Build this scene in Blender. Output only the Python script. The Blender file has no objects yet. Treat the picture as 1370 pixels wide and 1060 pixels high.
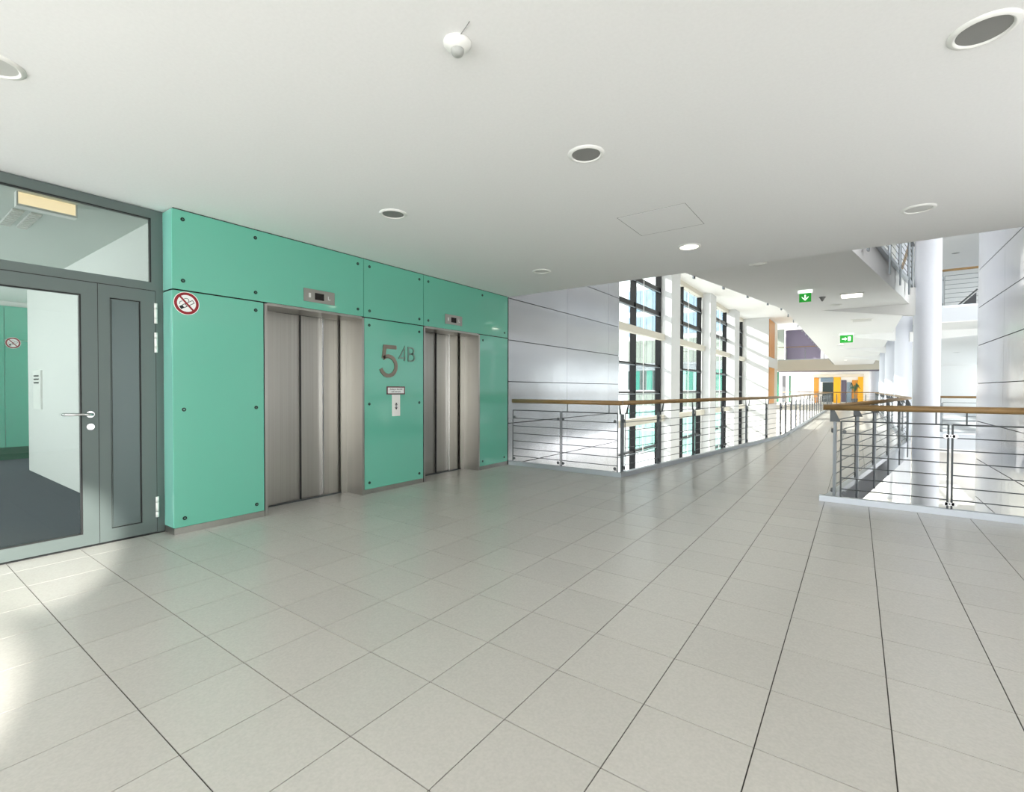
import bpy, math, random
from mathutils import Vector, Matrix
random.seed(7)
SC = bpy.context.scene
COL = SC.collection

# ------------------------------------------------------------------ camera
F_PX, YAW, PITCH, ROLL, CAM_H = 640.816, .62364, -.01447, .00238, 1.265
fwd = Vector((-math.sin(YAW)*math.cos(PITCH), math.cos(YAW)*math.cos(PITCH), math.sin(PITCH)))
rgt = Vector((math.cos(YAW), math.sin(YAW), 0)); upv = rgt.cross(fwd)
r2 = rgt*math.cos(ROLL) + upv*math.sin(ROLL); u2 = upv*math.cos(ROLL) - rgt*math.sin(ROLL)
cam = bpy.data.cameras.new('camera'); camo = bpy.data.objects.new('camera', cam); COL.objects.link(camo)
cam.sensor_fit = 'HORIZONTAL'; cam.sensor_width = 36; cam.lens = F_PX/1370*36
cam.clip_start = .05; cam.clip_end = 400
m = Matrix.Identity(4)
for i in range(3):
    m[i][0], m[i][1], m[i][2] = r2[i], u2[i], -fwd[i]
m[2][3] = CAM_H
camo.matrix_world = m
SC.camera = camo
# ------------------------------------------------------------------ world, sun, exposure
w = bpy.data.worlds.new('world'); SC.world = w; w.use_nodes = True
bg = w.node_tree.nodes['Background']; bg.inputs[0].default_value = (.97, .985, 1, 1); bg.inputs[1].default_value = 4.6
sun = bpy.data.lights.new('sun', 'SUN'); suno = bpy.data.objects.new('sun', sun); COL.objects.link(suno)
SUN_DIR = Vector((.906, .42, -.507)).normalized()
suno.rotation_euler = SUN_DIR.to_track_quat('-Z', 'Y').to_euler(); suno.location = (-30, -12, 30)
sun.energy = 20; sun.angle = math.radians(.6); sun.color = (1, .965, .9)
for tgt, en, sz in (((-3.05, .08, 0), 5500, 7.5), ((-4.9, .82, .08), 6500, 7.5)):      # spots added to stand in for sunlight thrown back by glazing
    spot = bpy.data.lights.new('reflected_sun_standin', 'SPOT'); spoto = bpy.data.objects.new('reflected_sun_standin', spot); COL.objects.link(spoto)
    spoto.location = (3.1, -.7, 2.55); spoto.rotation_euler = (Vector(tgt)-spoto.location).to_track_quat('-Z', 'Y').to_euler()
    spot.energy = en; spot.spot_size = math.radians(sz); spot.spot_blend = .6; spot.shadow_soft_size = .04; spot.color = (1, .97, .92)
vs = SC.view_settings; vs.view_transform = 'Standard'; vs.look = 'None'; vs.exposure = 0.2; vs.gamma = 1
vs.use_curve_mapping = False
cy = SC.cycles; cy.max_bounces = 10; cy.diffuse_bounces = 7; cy.glossy_bounces = 4; cy.transparent_max_bounces = 16
cy.sample_clamp_indirect = 6; cy.use_denoising = True; cy.caustics_reflective = False; cy.caustics_refractive = False

# ------------------------------------------------------------------ materials
def lin(c): return tuple(((v/255)/12.92 if v/255 <= .04045 else ((v/255+.055)/1.055)**2.4) for v in c)
def mat(name, rgb, rough=.5, metal=0., spec=.5, noise=None, bump=None, coat=0., emit=None, aniso=0., rnd=0., stretch=None):
    M = bpy.data.materials.new(name); M.use_nodes = True
    nt = M.node_tree; b = nt.nodes['Principled BSDF']; c = lin(rgb)
    b.inputs['Base Color'].default_value = (*c, 1); b.inputs['Roughness'].default_value = rough
    b.inputs['Metallic'].default_value = metal; b.inputs['Specular IOR Level'].default_value = spec
    b.inputs['Coat Weight'].default_value = coat; b.inputs['Coat Roughness'].default_value = .03
    b.inputs['Anisotropic'].default_value = aniso
    tc = nt.nodes.new('ShaderNodeTexCoord')
    src = tc.outputs['Object']
    if stretch:
        geo = nt.nodes.new('ShaderNodeNewGeometry'); mp = nt.nodes.new('ShaderNodeMapping'); mp.inputs['Scale'].default_value = stretch
        nt.links.new(geo.outputs['Position'], mp.inputs['Vector']); src = mp.outputs['Vector']
    col = None
    if noise:
        scale, amp = noise
        n = nt.nodes.new('ShaderNodeTexNoise'); n.inputs['Scale'].default_value = scale; n.inputs['Detail'].default_value = 4
        nt.links.new(src, n.inputs['Vector'])
        mr = nt.nodes.new('ShaderNodeMapRange'); mr.inputs[1].default_value = .3; mr.inputs[2].default_value = .7
        mr.inputs[3].default_value = 1-amp; mr.inputs[4].default_value = 1+amp
        nt.links.new(n.outputs['Fac'], mr.inputs[0])
        mx = nt.nodes.new('ShaderNodeMix'); mx.data_type = 'RGBA'; mx.blend_type = 'MULTIPLY'; mx.inputs[0].default_value = 1
        mx.inputs[6].default_value = (*c, 1); nt.links.new(mr.outputs[0], mx.inputs[7]); col = mx.outputs[2]
    if rnd:
        oi = nt.nodes.new('ShaderNodeObjectInfo'); mr2 = nt.nodes.new('ShaderNodeMapRange')
        mr2.inputs[3].default_value = 1-rnd; mr2.inputs[4].default_value = 1+rnd
        nt.links.new(oi.outputs['Random'], mr2.inputs[0])
        mx2 = nt.nodes.new('ShaderNodeMix'); mx2.data_type = 'RGBA'; mx2.blend_type = 'MULTIPLY'; mx2.inputs[0].default_value = 1
        if col: nt.links.new(col, mx2.inputs[6])
        else: mx2.inputs[6].default_value = (*c, 1)
        nt.links.new(mr2.outputs[0], mx2.inputs[7]); col = mx2.outputs[2]
    if col: nt.links.new(col, b.inputs['Base Color'])
    if bump:
        n = nt.nodes.new('ShaderNodeTexNoise'); n.inputs['Scale'].default_value = bump[0]; nt.links.new(src, n.inputs['Vector'])
        bp = nt.nodes.new('ShaderNodeBump'); bp.inputs['Strength'].default_value = bump[1]; bp.inputs['Distance'].default_value = bump[2] if len(bump) > 2 else .002
        nt.links.new(n.outputs['Fac'], bp.inputs['Height']); nt.links.new(bp.outputs[0], b.inputs['Normal'])
    if emit:
        b.inputs['Emission Color'].default_value = (*lin(emit[0]), 1); b.inputs['Emission Strength'].default_value = emit[1]
    return M
def glass(name, tint, refl=.08, rough=0.):
    M = bpy.data.materials.new(name); M.use_nodes = True; nt = M.node_tree; nt.nodes.clear()
    o = nt.nodes.new('ShaderNodeOutputMaterial'); t = nt.nodes.new('ShaderNodeBsdfTransparent'); g = nt.nodes.new('ShaderNodeBsdfGlossy')
    mx = nt.nodes.new('ShaderNodeMixShader'); lw = nt.nodes.new('ShaderNodeLayerWeight'); lw.inputs[0].default_value = .5
    pw = nt.nodes.new('ShaderNodeMath'); pw.operation = 'POWER'; pw.inputs[1].default_value = 5; nt.links.new(lw.outputs['Facing'], pw.inputs[0])
    fr = nt.nodes.new('ShaderNodeMath'); fr.operation = 'MULTIPLY_ADD'; fr.inputs[1].default_value = .5; fr.inputs[2].default_value = refl*.5; nt.links.new(pw.outputs[0], fr.inputs[0])
    t.inputs[0].default_value = (*tint, 1); g.inputs['Roughness'].default_value = rough; g.inputs[0].default_value = (.9, .95, .93, 1)
    nt.links.new(fr.outputs[0], mx.inputs[0]); nt.links.new(t.outputs[0], mx.inputs[1]); nt.links.new(g.outputs[0], mx.inputs[2])
    nt.links.new(mx.outputs[0], o.inputs[0]); return M
MT = dict(
    ceil=mat('ceiling_paint', (240, 240, 240), .9, noise=(60, .015), bump=(220, .05)),
    white=mat('white_paint', (238, 238, 237), .7),
    pier=mat('pier_paint', (208, 209, 209), .75),
    roofw=mat('roof_paint', (236, 235, 233), .8),
    colw=mat('column_paint', (226, 229, 238), .45),
    conc=mat('slab_edge_paint', (196, 200, 206), .6),
    beige=mat('beige_fascia_paint', (206, 200, 186), .6),
    tile=mat('floor_tile', (188, 185, 178), .24, spec=.5, noise=(90, .05), rnd=.025),
    grout=mat('grout', (52, 49, 45), .9),
    green=mat('green_back_painted_glass', (104, 184, 160), .08, spec=.5, coat=.8),
    greenr=mat('green_glass_edge', (130, 205, 188), .1, spec=.5, coat=1.),
    screw=mat('dark_screw_ring', (30, 50, 44), .35, metal=.6),
    screwc=mat('screw_cap', (110, 150, 138), .25, metal=.8),
    steel=mat('brushed_steel', (176, 174, 168), .3, metal=1., noise=(6, .06), stretch=(1, 1, .02), aniso=.5),
    steeld=mat('lift_door_steel', (168, 165, 158), .34, metal=1., noise=(7, .07), stretch=(14, 14, .05), aniso=.6),
    steelp=mat('polished_steel', (205, 206, 206), .18, metal=1.),
    alu=mat('aluminium_cladding', (190, 191, 194), .2, metal=.85, noise=(1.2, .04), bump=(1.6, 1., .006)),
    cladw=mat('light_cladding', (204, 204, 202), .5),
    joint=mat('dark_joint', (38, 38, 40), .8),
    frame=mat('grey_green_frame', (98, 109, 106), .42, metal=.35, noise=(300, .03)),
    framed=mat('grey_green_panel', (92, 104, 103), .35, metal=.4),
    gasket=mat('black_gasket', (18, 20, 20), .5),
    black=mat('black_frame', (6, 6, 7), .4, spec=.25),
    rail=mat('painted_steel_grey', (128, 134, 138), .4, metal=.5),
    raild=mat('dark_grey_steel', (92, 96, 98), .45, metal=.4),
    curb=mat('light_curb_metal', (186, 192, 198), .35, metal=.6),
    wood=mat('wooden_handrail', (146, 116, 74), .4, noise=(9, .12)),
    panelwood=mat('orange_wood_panel', (196, 132, 48), .45, noise=(4, .08)),
    carpet=mat('dark_blue_carpet', (58, 68, 78), .95, noise=(220, .18)),
    inwall=mat('corridor_wall_paint', (216, 220, 216), .7),
    inceil=mat('corridor_ceiling', (196, 204, 198), .8),
    plastic=mat('white_plastic', (234, 234, 230), .35),
    grille=mat('grey_grille', (136, 136, 134), .6, noise=(600, .1)),
    frost=mat('frosted_glass', (206, 207, 203), .3),
    lens=mat('sensor_lens', (168, 170, 166), .3, bump=(300, .5)),
    lamp=mat('lit_diffuser', (255, 250, 240), .5, emit=((255, 246, 232), 6.)),
    lampwarm=mat('warm_diffuser', (250, 236, 210), .5, emit=((255, 224, 178), 1.1)),
    exitg=mat('exit_green', (20, 150, 40), .4, emit=((18, 150, 40), .5)),
    exitw=mat('exit_white', (245, 250, 245), .4, emit=((250, 255, 250), .9)),
    red=mat('sign_red', (140, 8, 20), .4), signw=mat('sign_white', (240, 242, 240), .4), signk=mat('sign_black', (24, 24, 26), .5),
    maroon=mat('notice_frame', (92, 24, 40), .4),
    disp=mat('display_black', (26, 20, 20), .15),
    numeral=mat('numeral_steel', (150, 140, 128), .45, metal=.7),
    numeralt=mat('small_numeral_steel', (120, 150, 138), .45, metal=.5),
    glass=glass('clear_glass', (.74, .765, .76)), dglass=glass('door_glass', (.73, .755, .74)),
    teal=mat('teal_glass', (20, 108, 92), .1, spec=.5), tealp=mat('pale_teal_glass', (118, 168, 156), .15), bluegl=mat('blue_glass', (112, 134, 152), .12),
    greygl=mat('grey_glass', (112, 120, 112), .15), ext=mat('white_render', (172, 174, 174), .8), extg=mat('grey_louver', (128, 136, 142), .6),
    dgreen=mat('dark_green_panel', (26, 88, 66), .4), purple=mat('violet_grey_soffit', (92, 86, 104), .6), yellow=mat('yellow_panel', (236, 178, 34), .5),
    darkg=mat('dark_glazing', (30, 48, 46), .2), dgrey=mat('dark_grey_metal', (84, 86, 90), .5), ground=mat('pale_stone_floor', (226, 222, 214), .5),
)
# ------------------------------------------------------------------ geometry helpers
WPOS = {}
class MB:
    def __init__(s): s.v = []; s.f = []
    def box(s, x0, x1, y0, y1, z0, z1):
        n = len(s.v)
        s.v += [(x0,y0,z0),(x1,y0,z0),(x1,y1,z0),(x0,y1,z0),(x0,y0,z1),(x1,y0,z1),(x1,y1,z1),(x0,y1,z1)]
        s.f += [tuple(n+i for i in q) for q in ((3,2,1,0),(4,5,6,7),(0,1,5,4),(1,2,6,5),(2,3,7,6),(3,0,4,7))]; return s
    def prism(s, poly, ext, close=True):                       # poly: list of 3d points (planar), ext: vector
        n = len(s.v); k = len(poly); e = Vector(ext)
        nrm = Vector((0,0,0))
        for i in range(k): nrm += Vector(poly[i]).cross(Vector(poly[(i+1) % k]))
        if nrm.dot(e) < 0: poly = list(reversed(poly))
        s.v += [tuple(p) for p in poly] + [tuple(Vector(p)+e) for p in poly]
        s.f.append(tuple(n+i for i in reversed(range(k)))); s.f.append(tuple(n+k+i for i in range(k)))
        for i in range(k): j = (i+1) % k; s.f.append((n+i, n+j, n+k+j, n+k+i))
        return s
    def cyl(s, a, b, r, k=8, r1=None):
        a, b = Vector(a), Vector(b); d = (b-a).normalized(); r1 = r if r1 is None else r1
        t = Vector((0,0,1)) if abs(d.z) < .9 else Vector((1,0,0))
        x = d.cross(t).normalized(); y = d.cross(x); n = len(s.v)
        for p, rr in ((a, r), (b, r1)):
            for i in range(k):
                an = 2*math.pi*i/k; s.v.append(tuple(p + x*rr*math.cos(an) + y*rr*math.sin(an)))
        for i in range(k): j = (i+1) % k; s.f.append((n+i, n+k+i, n+k+j, n+j))
        s.f.append(tuple(n+i for i in range(k))); s.f.append(tuple(n+k+i for i in reversed(range(k)))); return s
    def tube(s, pts, r, k=12):
        pts = [Vector(p) for p in pts]; n = len(s.v)
        for i, p in enumerate(pts):
            d0 = (p-pts[i-1]).normalized() if i else (pts[1]-p).normalized()
            d1 = (pts[i+1]-p).normalized() if i < len(pts)-1 else d0
            d = (d0+d1).normalized(); x = d.cross(Vector((0,0,1))).normalized(); y = x.cross(d)
            sc = 1/max(.4, d.dot(d0))
            for a in range(k):
                an = 2*math.pi*a/k; s.v.append(tuple(p + x*r*sc*math.cos(an) + y*r*math.sin(an)))
        for i in range(len(pts)-1):
            for a in range(k):
                b = (a+1) % k; s.f.append((n+i*k+a, n+i*k+b, n+(i+1)*k+b, n+(i+1)*k+a))
        s.f.append(tuple(n+a for a in reversed(range(k)))); e = n+(len(pts)-1)*k; s.f.append(tuple(e+a for a in range(k))); return s
    def lathe(s, c, prof, k=24):                               # prof: (r, z) list, closed at the ends
        n = len(s.v); c = Vector(c)
        for r, z in prof:
            for i in range(k):
                an = 2*math.pi*i/k; s.v.append((c.x+r*math.cos(an), c.y+r*math.sin(an), c.z+z))
        for q in range(len(prof)-1):
            for i in range(k):
                j = (i+1) % k; s.f.append((n+q*k+i, n+q*k+j, n+(q+1)*k+j, n+(q+1)*k+i))
        return s
    def along(s, a, b, w0, w1, z0, z1):                        # box along plan segment a-b, offset w0..w1 to its left
        ax, ay = a; bx, by = b; L = math.hypot(bx-ax, by-ay); tx, ty = (bx-ax)/L, (by-ay)/L; nx, ny = -ty, tx
        return s.prism([(ax+nx*w0, ay+ny*w0, z0), (bx+nx*w0, by+ny*w0, z0), (bx+nx*w1, by+ny*w1, z0), (ax+nx*w1, ay+ny*w1, z0)], (0, 0, z1-z0))
def obj(name, mb, material, parent=None, smooth=False, **props):
    xs = [v[0] for v in mb.v]; ys = [v[1] for v in mb.v]; zs = [v[2] for v in mb.v]
    o3 = Vector(((min(xs)+max(xs))/2, (min(ys)+max(ys))/2, min(zs)))
    me = bpy.data.meshes.new(name); me.from_pydata([tuple(Vector(v)-o3) for v in mb.v], [], mb.f); me.update()
    me.materials.append(MT[material])
    if smooth:
        for p in me.polygons: p.use_smooth = len(p.vertices) == 4
    return place(name, me, o3, parent, **props)
def place(name, me, pos, parent=None, rot=None, **props):
    o = bpy.data.objects.new(name, me); COL.objects.link(o); pos = Vector(pos)
    if parent is not None:
        o.parent = parent; o.location = pos - WPOS[parent.name]
    else: o.location = pos
    if rot: o.rotation_euler = rot
    WPOS[o.name] = pos
    for k, v in props.items(): o[k] = v
    return o
def thing(name, label, cat, loc, group=None, kind=None):
    o = bpy.data.objects.new(name, None); COL.objects.link(o); o.location = loc; WPOS[o.name] = Vector(loc); o.empty_display_size = .1
    return tag(o, label, cat, group, kind)
def tag(o, label, cat, group=None, kind=None):
    o['label'] = label; o['category'] = cat
    if group: o['group'] = group
    if kind: o['kind'] = kind
    return o
def struct(name, label, mb, material, cat=None):
    return tag(obj(name, mb, material), label, cat or name.split('_')[0], kind='structure')
def sthing(name, label, loc, cat=None): return thing(name, label, cat or name.split('_')[0], loc, kind='structure')
def B(*a): return MB().box(*a)

XW, XD, ZC, YE = -4.746, -4.95, 2.81, 6.51
# ================================================================== FLOOR WITH TILES
T = .4; GX, GY = .1185, -.1414
floor = sthing('floor', 'pale grey square-tiled floor of the lift lobby and bridge', (0, 0, -.4))
BR1 = [(-2.735, 6.47), (-.335, 6.47), (.925, 14.7), (-1.535, 14.7)]
BR2 = [(-1.535, 14.7), (.925, 14.7), (1.0, 45), (-1.45, 45)]
REC = [(-5.08, -4.5), (3.2, -4.5), (3.2, 6.47), (-5.08, 6.47)]
obj('floor_slab', B(-5.08, 3.2, -4.5, 6.5, -.4, -.004), 'grout', floor)
BRALL = [(-2.76, 6.5), (-.30, 6.5), (1.03, 15.2), (1.03, 45), (-1.48, 45), (-1.56, 14.7)]
obj('bridge_slab', MB().prism([(x, y, -.4) for x, y in BRALL], (0, 0, .394)), 'conc', floor)
obj('bridge_grout_bed', MB().prism([(x, y, -.006) for x, y in [BR1[0], BR1[1], BR1[2], BR2[2], BR2[3], BR1[3]]], (0, 0, .002)), 'grout', floor)
def clip(poly, reg):
    n = len(reg)
    for i in range(n):
        (ax, ay), (bx, by) = reg[i], reg[(i+1) % n]; out = []
        side = lambda p: (bx-ax)*(p[1]-ay) - (by-ay)*(p[0]-ax)
        for k in range(len(poly)):
            p, q = poly[k], poly[(k+1) % len(poly)]; sp, sq = side(p), side(q)
            if sp >= 0: out.append(p)
            if (sp >= 0) != (sq >= 0):
                t = sp/(sp-sq); out.append((p[0]+t*(q[0]-p[0]), p[1]+t*(q[1]-p[1])))
        poly = out
        if len(poly) < 3: return []
    return poly
def px(x, y, z):
    d = Vector((x, y, z-CAM_H)); Z = d.dot(fwd)
    if Z < .2: return None
    return 685+F_PX*d.dot(r2)/Z, 530-F_PX*d.dot(u2)/Z, Z
cells = []
for i in range(-13, 13):
    for j in range(-13, 113):
        x0, y0 = GX+i*T, GY+j*T
        if y0 > 45: continue
        g = .0022
        sq = [(x0+g, y0+g), (x0+T-g, y0+g), (x0+T-g, y0+T-g), (x0+g, y0+T-g)]
        for ri, reg in enumerate((REC, BR1, BR2)):
            p = clip(sq, reg)
            if not p: continue
            ar = abs(sum(p[k][0]*p[(k+1) % len(p)][1]-p[(k+1) % len(p)][0]*p[k][1] for k in range(len(p))))/2
            if ar < .002: continue
            cx = sum(q[0] for q in p)/len(p); cyy = sum(q[1] for q in p)/len(p)
            q = px(cx, cyy, 0); vis = q and -60 < q[0] < 1430 and q[1] < 1120
            cells.append(((q[2] if vis else 999), p, abs(ar-(T-2*g)**2) < 1e-5))
cells.sort(key=lambda c: c[0])
h = T/2-.0022
tm = MB().prism([(-h, -h, 0), (h, -h, 0), (h, h, 0), (-h, h, 0)], (0, 0, .004))
tile_me = bpy.data.meshes.new('tile'); tile_me.from_pydata(tm.v, [], tm.f); tile_me.materials.append(MT['tile'])
rest = MB()
for n, (d, p, full) in enumerate(cells):
    if n < 300 and d < 900:
        if full:
            cx = sum(q[0] for q in p)/4; cyy = sum(q[1] for q in p)/4; place('tile', tile_me, (cx, cyy, -.004), floor)
        else: obj('tile', MB().prism([(x, y, -.004) for x, y in p], (0, 0, .004)), 'tile', floor)
    else: rest.prism([(x, y, -.004) for x, y in p], (0, 0, .004))
obj('distant_tiles', rest, 'tile', floor, kind='stuff')

# ================================================================== CEILING OVER THE LOBBY
ceil = sthing('ceiling', 'white plaster ceiling over the lift lobby', (0, 0, ZC))
obj('plaster_slab', B(-4.99, 3.2, -4.5, YE, ZC, 3.55), 'ceil', ceil)
ah = obj('access_hatch', B(-1.765, -1.175, 4.08, 4.68, ZC-.0015, ZC+.01), 'ceil', ceil)
gap = MB(); a0, a1, b0, b1, e = -1.772, -1.168, 4.073, 4.687, .004
for bx in ((a0, a1, b0, b0+e), (a0, a1, b1-e, b1), (a0, a0+e, b0, b1), (a1-e, a1, b0, b1)): gap.box(*bx, ZC-.0008, ZC+.004)
obj('hatch_gap', gap, 'grille', ah)
struct('floor_upper', 'upper storey floor slab over the lift lobby', B(-12, 3.2, -4.5, 6.5, 3.55, 3.62), 'conc')

# ================================================================== LEFT WALL: GREEN GLASS CLADDING WITH TWO LIFTS
wl = sthing('wall_left', 'wall clad in mint green glass panels with round fixings', (XW, 4, 0))
for bx in ((1.66, 2.40, 0, ZC), (3.60, 4.54, 0, ZC), (5.745, 6.46, 0, ZC), (2.40, 3.60, 2.13, ZC), (4.54, 5.745, 2.13, ZC)):
    obj('backing', B(-5.2, -4.79, *bx), 'joint', wl)
obj('shaft_wall', B(-5.5, -5.2, 1.66, 6.46, 0, ZC), 'joint', wl)
sc = MB().cyl((-.0005, 0, 0), (.004, 0, 0), .017, 14); sc_me = bpy.data.meshes.new('fixing'); sc_me.from_pydata(sc.v, [], sc.f); sc_me.materials.append(MT['screw'])
sc = MB().cyl((.0035, 0, 0), (.0055, 0, 0), .008, 10); cap_me = bpy.data.meshes.new('fixing_cap'); cap_me.from_pydata(sc.v, [], sc.f); cap_me.materials.append(MT['screwc'])
for me_ in (sc_me,): me_.materials.append(MT['screwc'])
def glass_panel(y0, y1, z0, z1, screws):
    p = obj('glass_panel', B(XW-.012, XW, y0+.003, y1-.003, z0, z1), 'green', wl)
    # joined ring and centre cap: one fixing
    for y, z in screws:
        b = MB().cyl((XW-.0005, y, z), (XW+.004, y, z), .017, 14); o = obj('fixing', b, 'screw', p)
        n = len(b.v); c = MB().cyl((XW+.0035, y, z), (XW+.0062, y, z), .0075, 10)
        me = o.data; vs_ = [tuple(v.co) for v in me.vertices]; base = WPOS[o.name]
        vs_ += [tuple(Vector(v)-base) for v in c.v]; fs = [tuple(q.vertices) for q in me.polygons] + [tuple(i+n for i in q) for q in c.f]
        k0 = len(me.polygons); me.clear_geometry(); me.from_pydata(vs_, [], fs); me.materials.append(MT['screwc'])
        for q in me.polygons[k0:]: q.material_index = 1
    return p
J = 2.113
glass_panel(1.633, 3.585, J+.006, 2.80, [(1.713, 2.725), (1.713, 2.197), (2.33, 2.725), (2.33, 2.197), (3.505, 2.725), (3.505, 2.197)])
glass_panel(3.585, 4.552, J+.006, 2.80, [(3.67, 2.725), (3.67, 2.197), (4.475, 2.725), (4.475, 2.197)])
glass_panel(4.552, 6.47, J+.006, 2.80, [(4.64, 2.725), (4.64, 2.197), (5.80, 2.725), (6.38, 2.197)])
glass_panel(1.633, 2.408, .058, J-.006, [(1.713, .133), (1.713, 1.08), (2.33, .133), (2.33, 1.08), (2.33, 2.025)])
glass_panel(3.592, 4.548, .058, J-.006, [(3.665, .133), (3.665, 1.082), (3.665, 2.026), (4.473, .133), (4.473, 1.082), (4.473, 2.026)])
glass_panel(5.735, 6.47, .058, J-.006, [(5.815, .133), (5.815, 2.026), (6.38, .133)])
for z0, z1 in ((.058, J-.006), (J+.006, 2.80)):
    obj('glass_return', B(XD, XW-.012, 1.633, 1.645, z0, z1), 'greenr', wl)
sk = MB().box(XW-.02, XW-.002, 1.636, 2.41, 0, .055).box(XW-.02, XW-.002, 3.595, 4.545, 0, .055).box(XW-.02, XW-.002, 5.735, 6.465, 0, .055).box(XD, XW-.02, 1.636, 1.65, 0, .055)
obj('metal_skirting', sk, 'steel', wl)
obj('top_shadow_gap', B(XW-.014, XW-.004, 1.64, 6.46, 2.80, 2.809), 'joint', wl)

def lift(y0, y1, label):
    L = thing('lift_entrance', label, 'lift', (XW, (y0+y1)/2, 0), group='lift entrances in the green wall')
    xd = -5.085
    for ya, yb in ((y0, y0+.028), (y1-.028, y1)):
        obj('jamb', B(xd, XW+.006, ya, yb, 0, 2.105), 'steel', L)
    obj('return_trim', B(xd+.03, xd+.05, y1-.105, y1-.028, 0, 2.105), 'steel', L)
    obj('head', B(xd, XW+.004, y0+.028, y1-.028, 2.09, 2.115), 'steel', L)
    a, b = y0+.028, y1-.03; wd = (b-a)
    cuts = [a, a+wd*.245, a+wd*.5, a+wd*.745, b]; dep = [.0, .022, .022, .0]
    for k in range(4):
        p = obj('door_leaf', B(xd-.04-dep[k], xd-dep[k], cuts[k]+.0025, cuts[k+1]-.0025, .012, 2.09), 'steeld', L)
        if k in (1,): obj('meeting_edge', B(xd-.03, xd+.004, cuts[k+1]-.012, cuts[k+1]-.0035, .012, 2.09), 'gasket', p)
        if k in (2,): obj('leading_edge', B(xd-.02, xd+.012, cuts[k+1]-.02, cuts[k+1]-.003, .012, 2.09), 'steelp', p)
    obj('dark_gap', B(xd-.09, xd-.07, y0+.01, y1-.01, 0, 2.1), 'joint', L)
    obj('sill', B(xd-.06, xd+.02, y0+.028, y1-.03, .0, .010), 'raild', L)
    return L
lift(2.412, 3.588, 'stainless steel lift entrance beside the grey glazed double door')
lift(4.552, 5.735, 'stainless steel lift entrance beside the aluminium-clad atrium wall')

def display(y0, y1, z0, z1, label):
    D = thing('floor_indicator', label, 'indicator', (XW, (y0+y1)/2, z0), group='floor indicators above the lifts')
    obj('plate', B(XW, XW+.006, y0, y1, z0, z1), 'steel', D)
    c = (y0+y1)/2; obj('screen', B(XW+.006, XW+.008, c-.056, c+.052, z0+.03, z1-.035), 'disp', D)
    for s in (-1, 1):
        yy = c+s*.115
        a = MB()
        if s < 0: a.box(XW+.006, XW+.0085, yy-.012, yy+.012, z0+.045, z1-.045)
        else: a.box(XW+.006, XW+.0085, yy-.015, yy-.007, z0+.045, z1-.05).box(XW+.006, XW+.0085, yy-.007, yy+.015, z0+.045, z0+.055)
        obj('direction_light', a, 'plastic', D)
display(2.827, 3.194, 2.193, 2.33, 'floor indicator plate with dark screen over the lift nearer the glazed door')
display(4.964, 5.324, 2.193, 2.33, 'floor indicator plate with dark screen over the lift nearer the atrium')

# ---- numerals on the middle panel
def stroke(mb, pts, wdt, x0, x1):                               # pts: (y, z); mitred thick polyline
    n = len(pts); Lf = []; Rt = []
    for i, p in enumerate(pts):
        p = Vector(p); d0 = (p-Vector(pts[i-1])).normalized() if i else (Vector(pts[1])-p).normalized()
        d1 = (Vector(pts[i+1])-p).normalized() if i < n-1 else d0
        t = (d0+d1).normalized(); nn = Vector((-t.y, t.x)); s = wdt/2/max(.5, t.dot(d0))
        Lf.append(p+nn*s); Rt.append(p-nn*s)
    for i in range(n-1):
        q = [Lf[i], Lf[i+1], Rt[i+1], Rt[i]]; mb.prism([(x0, a.x, a.y) for a in q], (x1-x0, 0, 0))
    return mb
def arc(cy_, cz, ry, rz, a0, a1, n=14): return [(cy_+ry*math.cos(math.radians(a0+(a1-a0)*i/n)), cz+rz*math.sin(math.radians(a0+(a1-a0)*i/n))) for i in range(n+1)]
num = thing('floor_number', 'raised steel floor number reading 5 with small 4B on green panel', 'number', (XW, 4.1, 1.4))
five = MB(); stroke(five, [(4.074, 1.787), (3.893, 1.787), (3.871, 1.640)], .046, XW, XW+.014)
stroke(five, arc(3.948, 1.549, .121, .122, 131, -162), .046, XW, XW+.014)
obj('digit_five', five, 'numeral', num)
four = MB(); stroke(four, [(4.228, 1.66), (4.128, 1.66), (4.212, 1.80), (4.212, 1.625)], .02, XW, XW+.010)
obj('digit_four', four, 'numeralt', num)
bb = MB(); stroke(bb, [(4.275, 1.63), (4.275, 1.80), (4.33, 1.80)] + arc(4.335, 1.76, .035, .04, 90, -90, 8) + [(4.28, 1.72)], .02, XW, XW+.010)
stroke(bb, [(4.33, 1.72)] + arc(4.34, 1.675, .042, .045, 90, -90, 8) + [(4.275, 1.63)], .02, XW, XW+.010)
obj('letter_b', bb, 'numeralt', num)
def text(body, size, loc, material, name, parent, ext=.0006, rot=(math.pi/2, 0, math.pi/2)):
    c = bpy.data.curves.new(name, 'FONT'); c.body = body; c.size = size; c.extrude = ext; c.align_x = 'CENTER'; c.align_y = 'CENTER'
    t = bpy.data.objects.new('tmp_text', c); COL.objects.link(t)
    dg = bpy.context.evaluated_depsgraph_get(); me = bpy.data.meshes.new_from_object(t.evaluated_get(dg))
    bpy.data.objects.remove(t); me.name = name; me.materials.clear(); me.materials.append(MT[material])
    return place(name, me, loc, parent, rot=rot)
nt_ = thing('fire_notice', 'small white notice in maroon frame above the call button', 'sign', (XW, 4.073, 1.195))
obj('frame', B(XW, XW+.005, 3.925, 4.22, 1.194, 1.294), 'maroon', nt_)
obj('board', B(XW+.005, XW+.006, 3.941, 4.204, 1.208, 1.280), 'signw', nt_)
text('Aufzug im Brandfall', .026, (XW+.0068, 4.073, 1.260), 'signk', 'lettering', nt_)
text('nicht benutzen', .026, (XW+.0068, 4.073, 1.228), 'signk', 'lettering', nt_)
cb = thing('call_button', 'pale lift call plate with a button below the fire notice', 'button', (XW, 4.073, .92))
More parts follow.
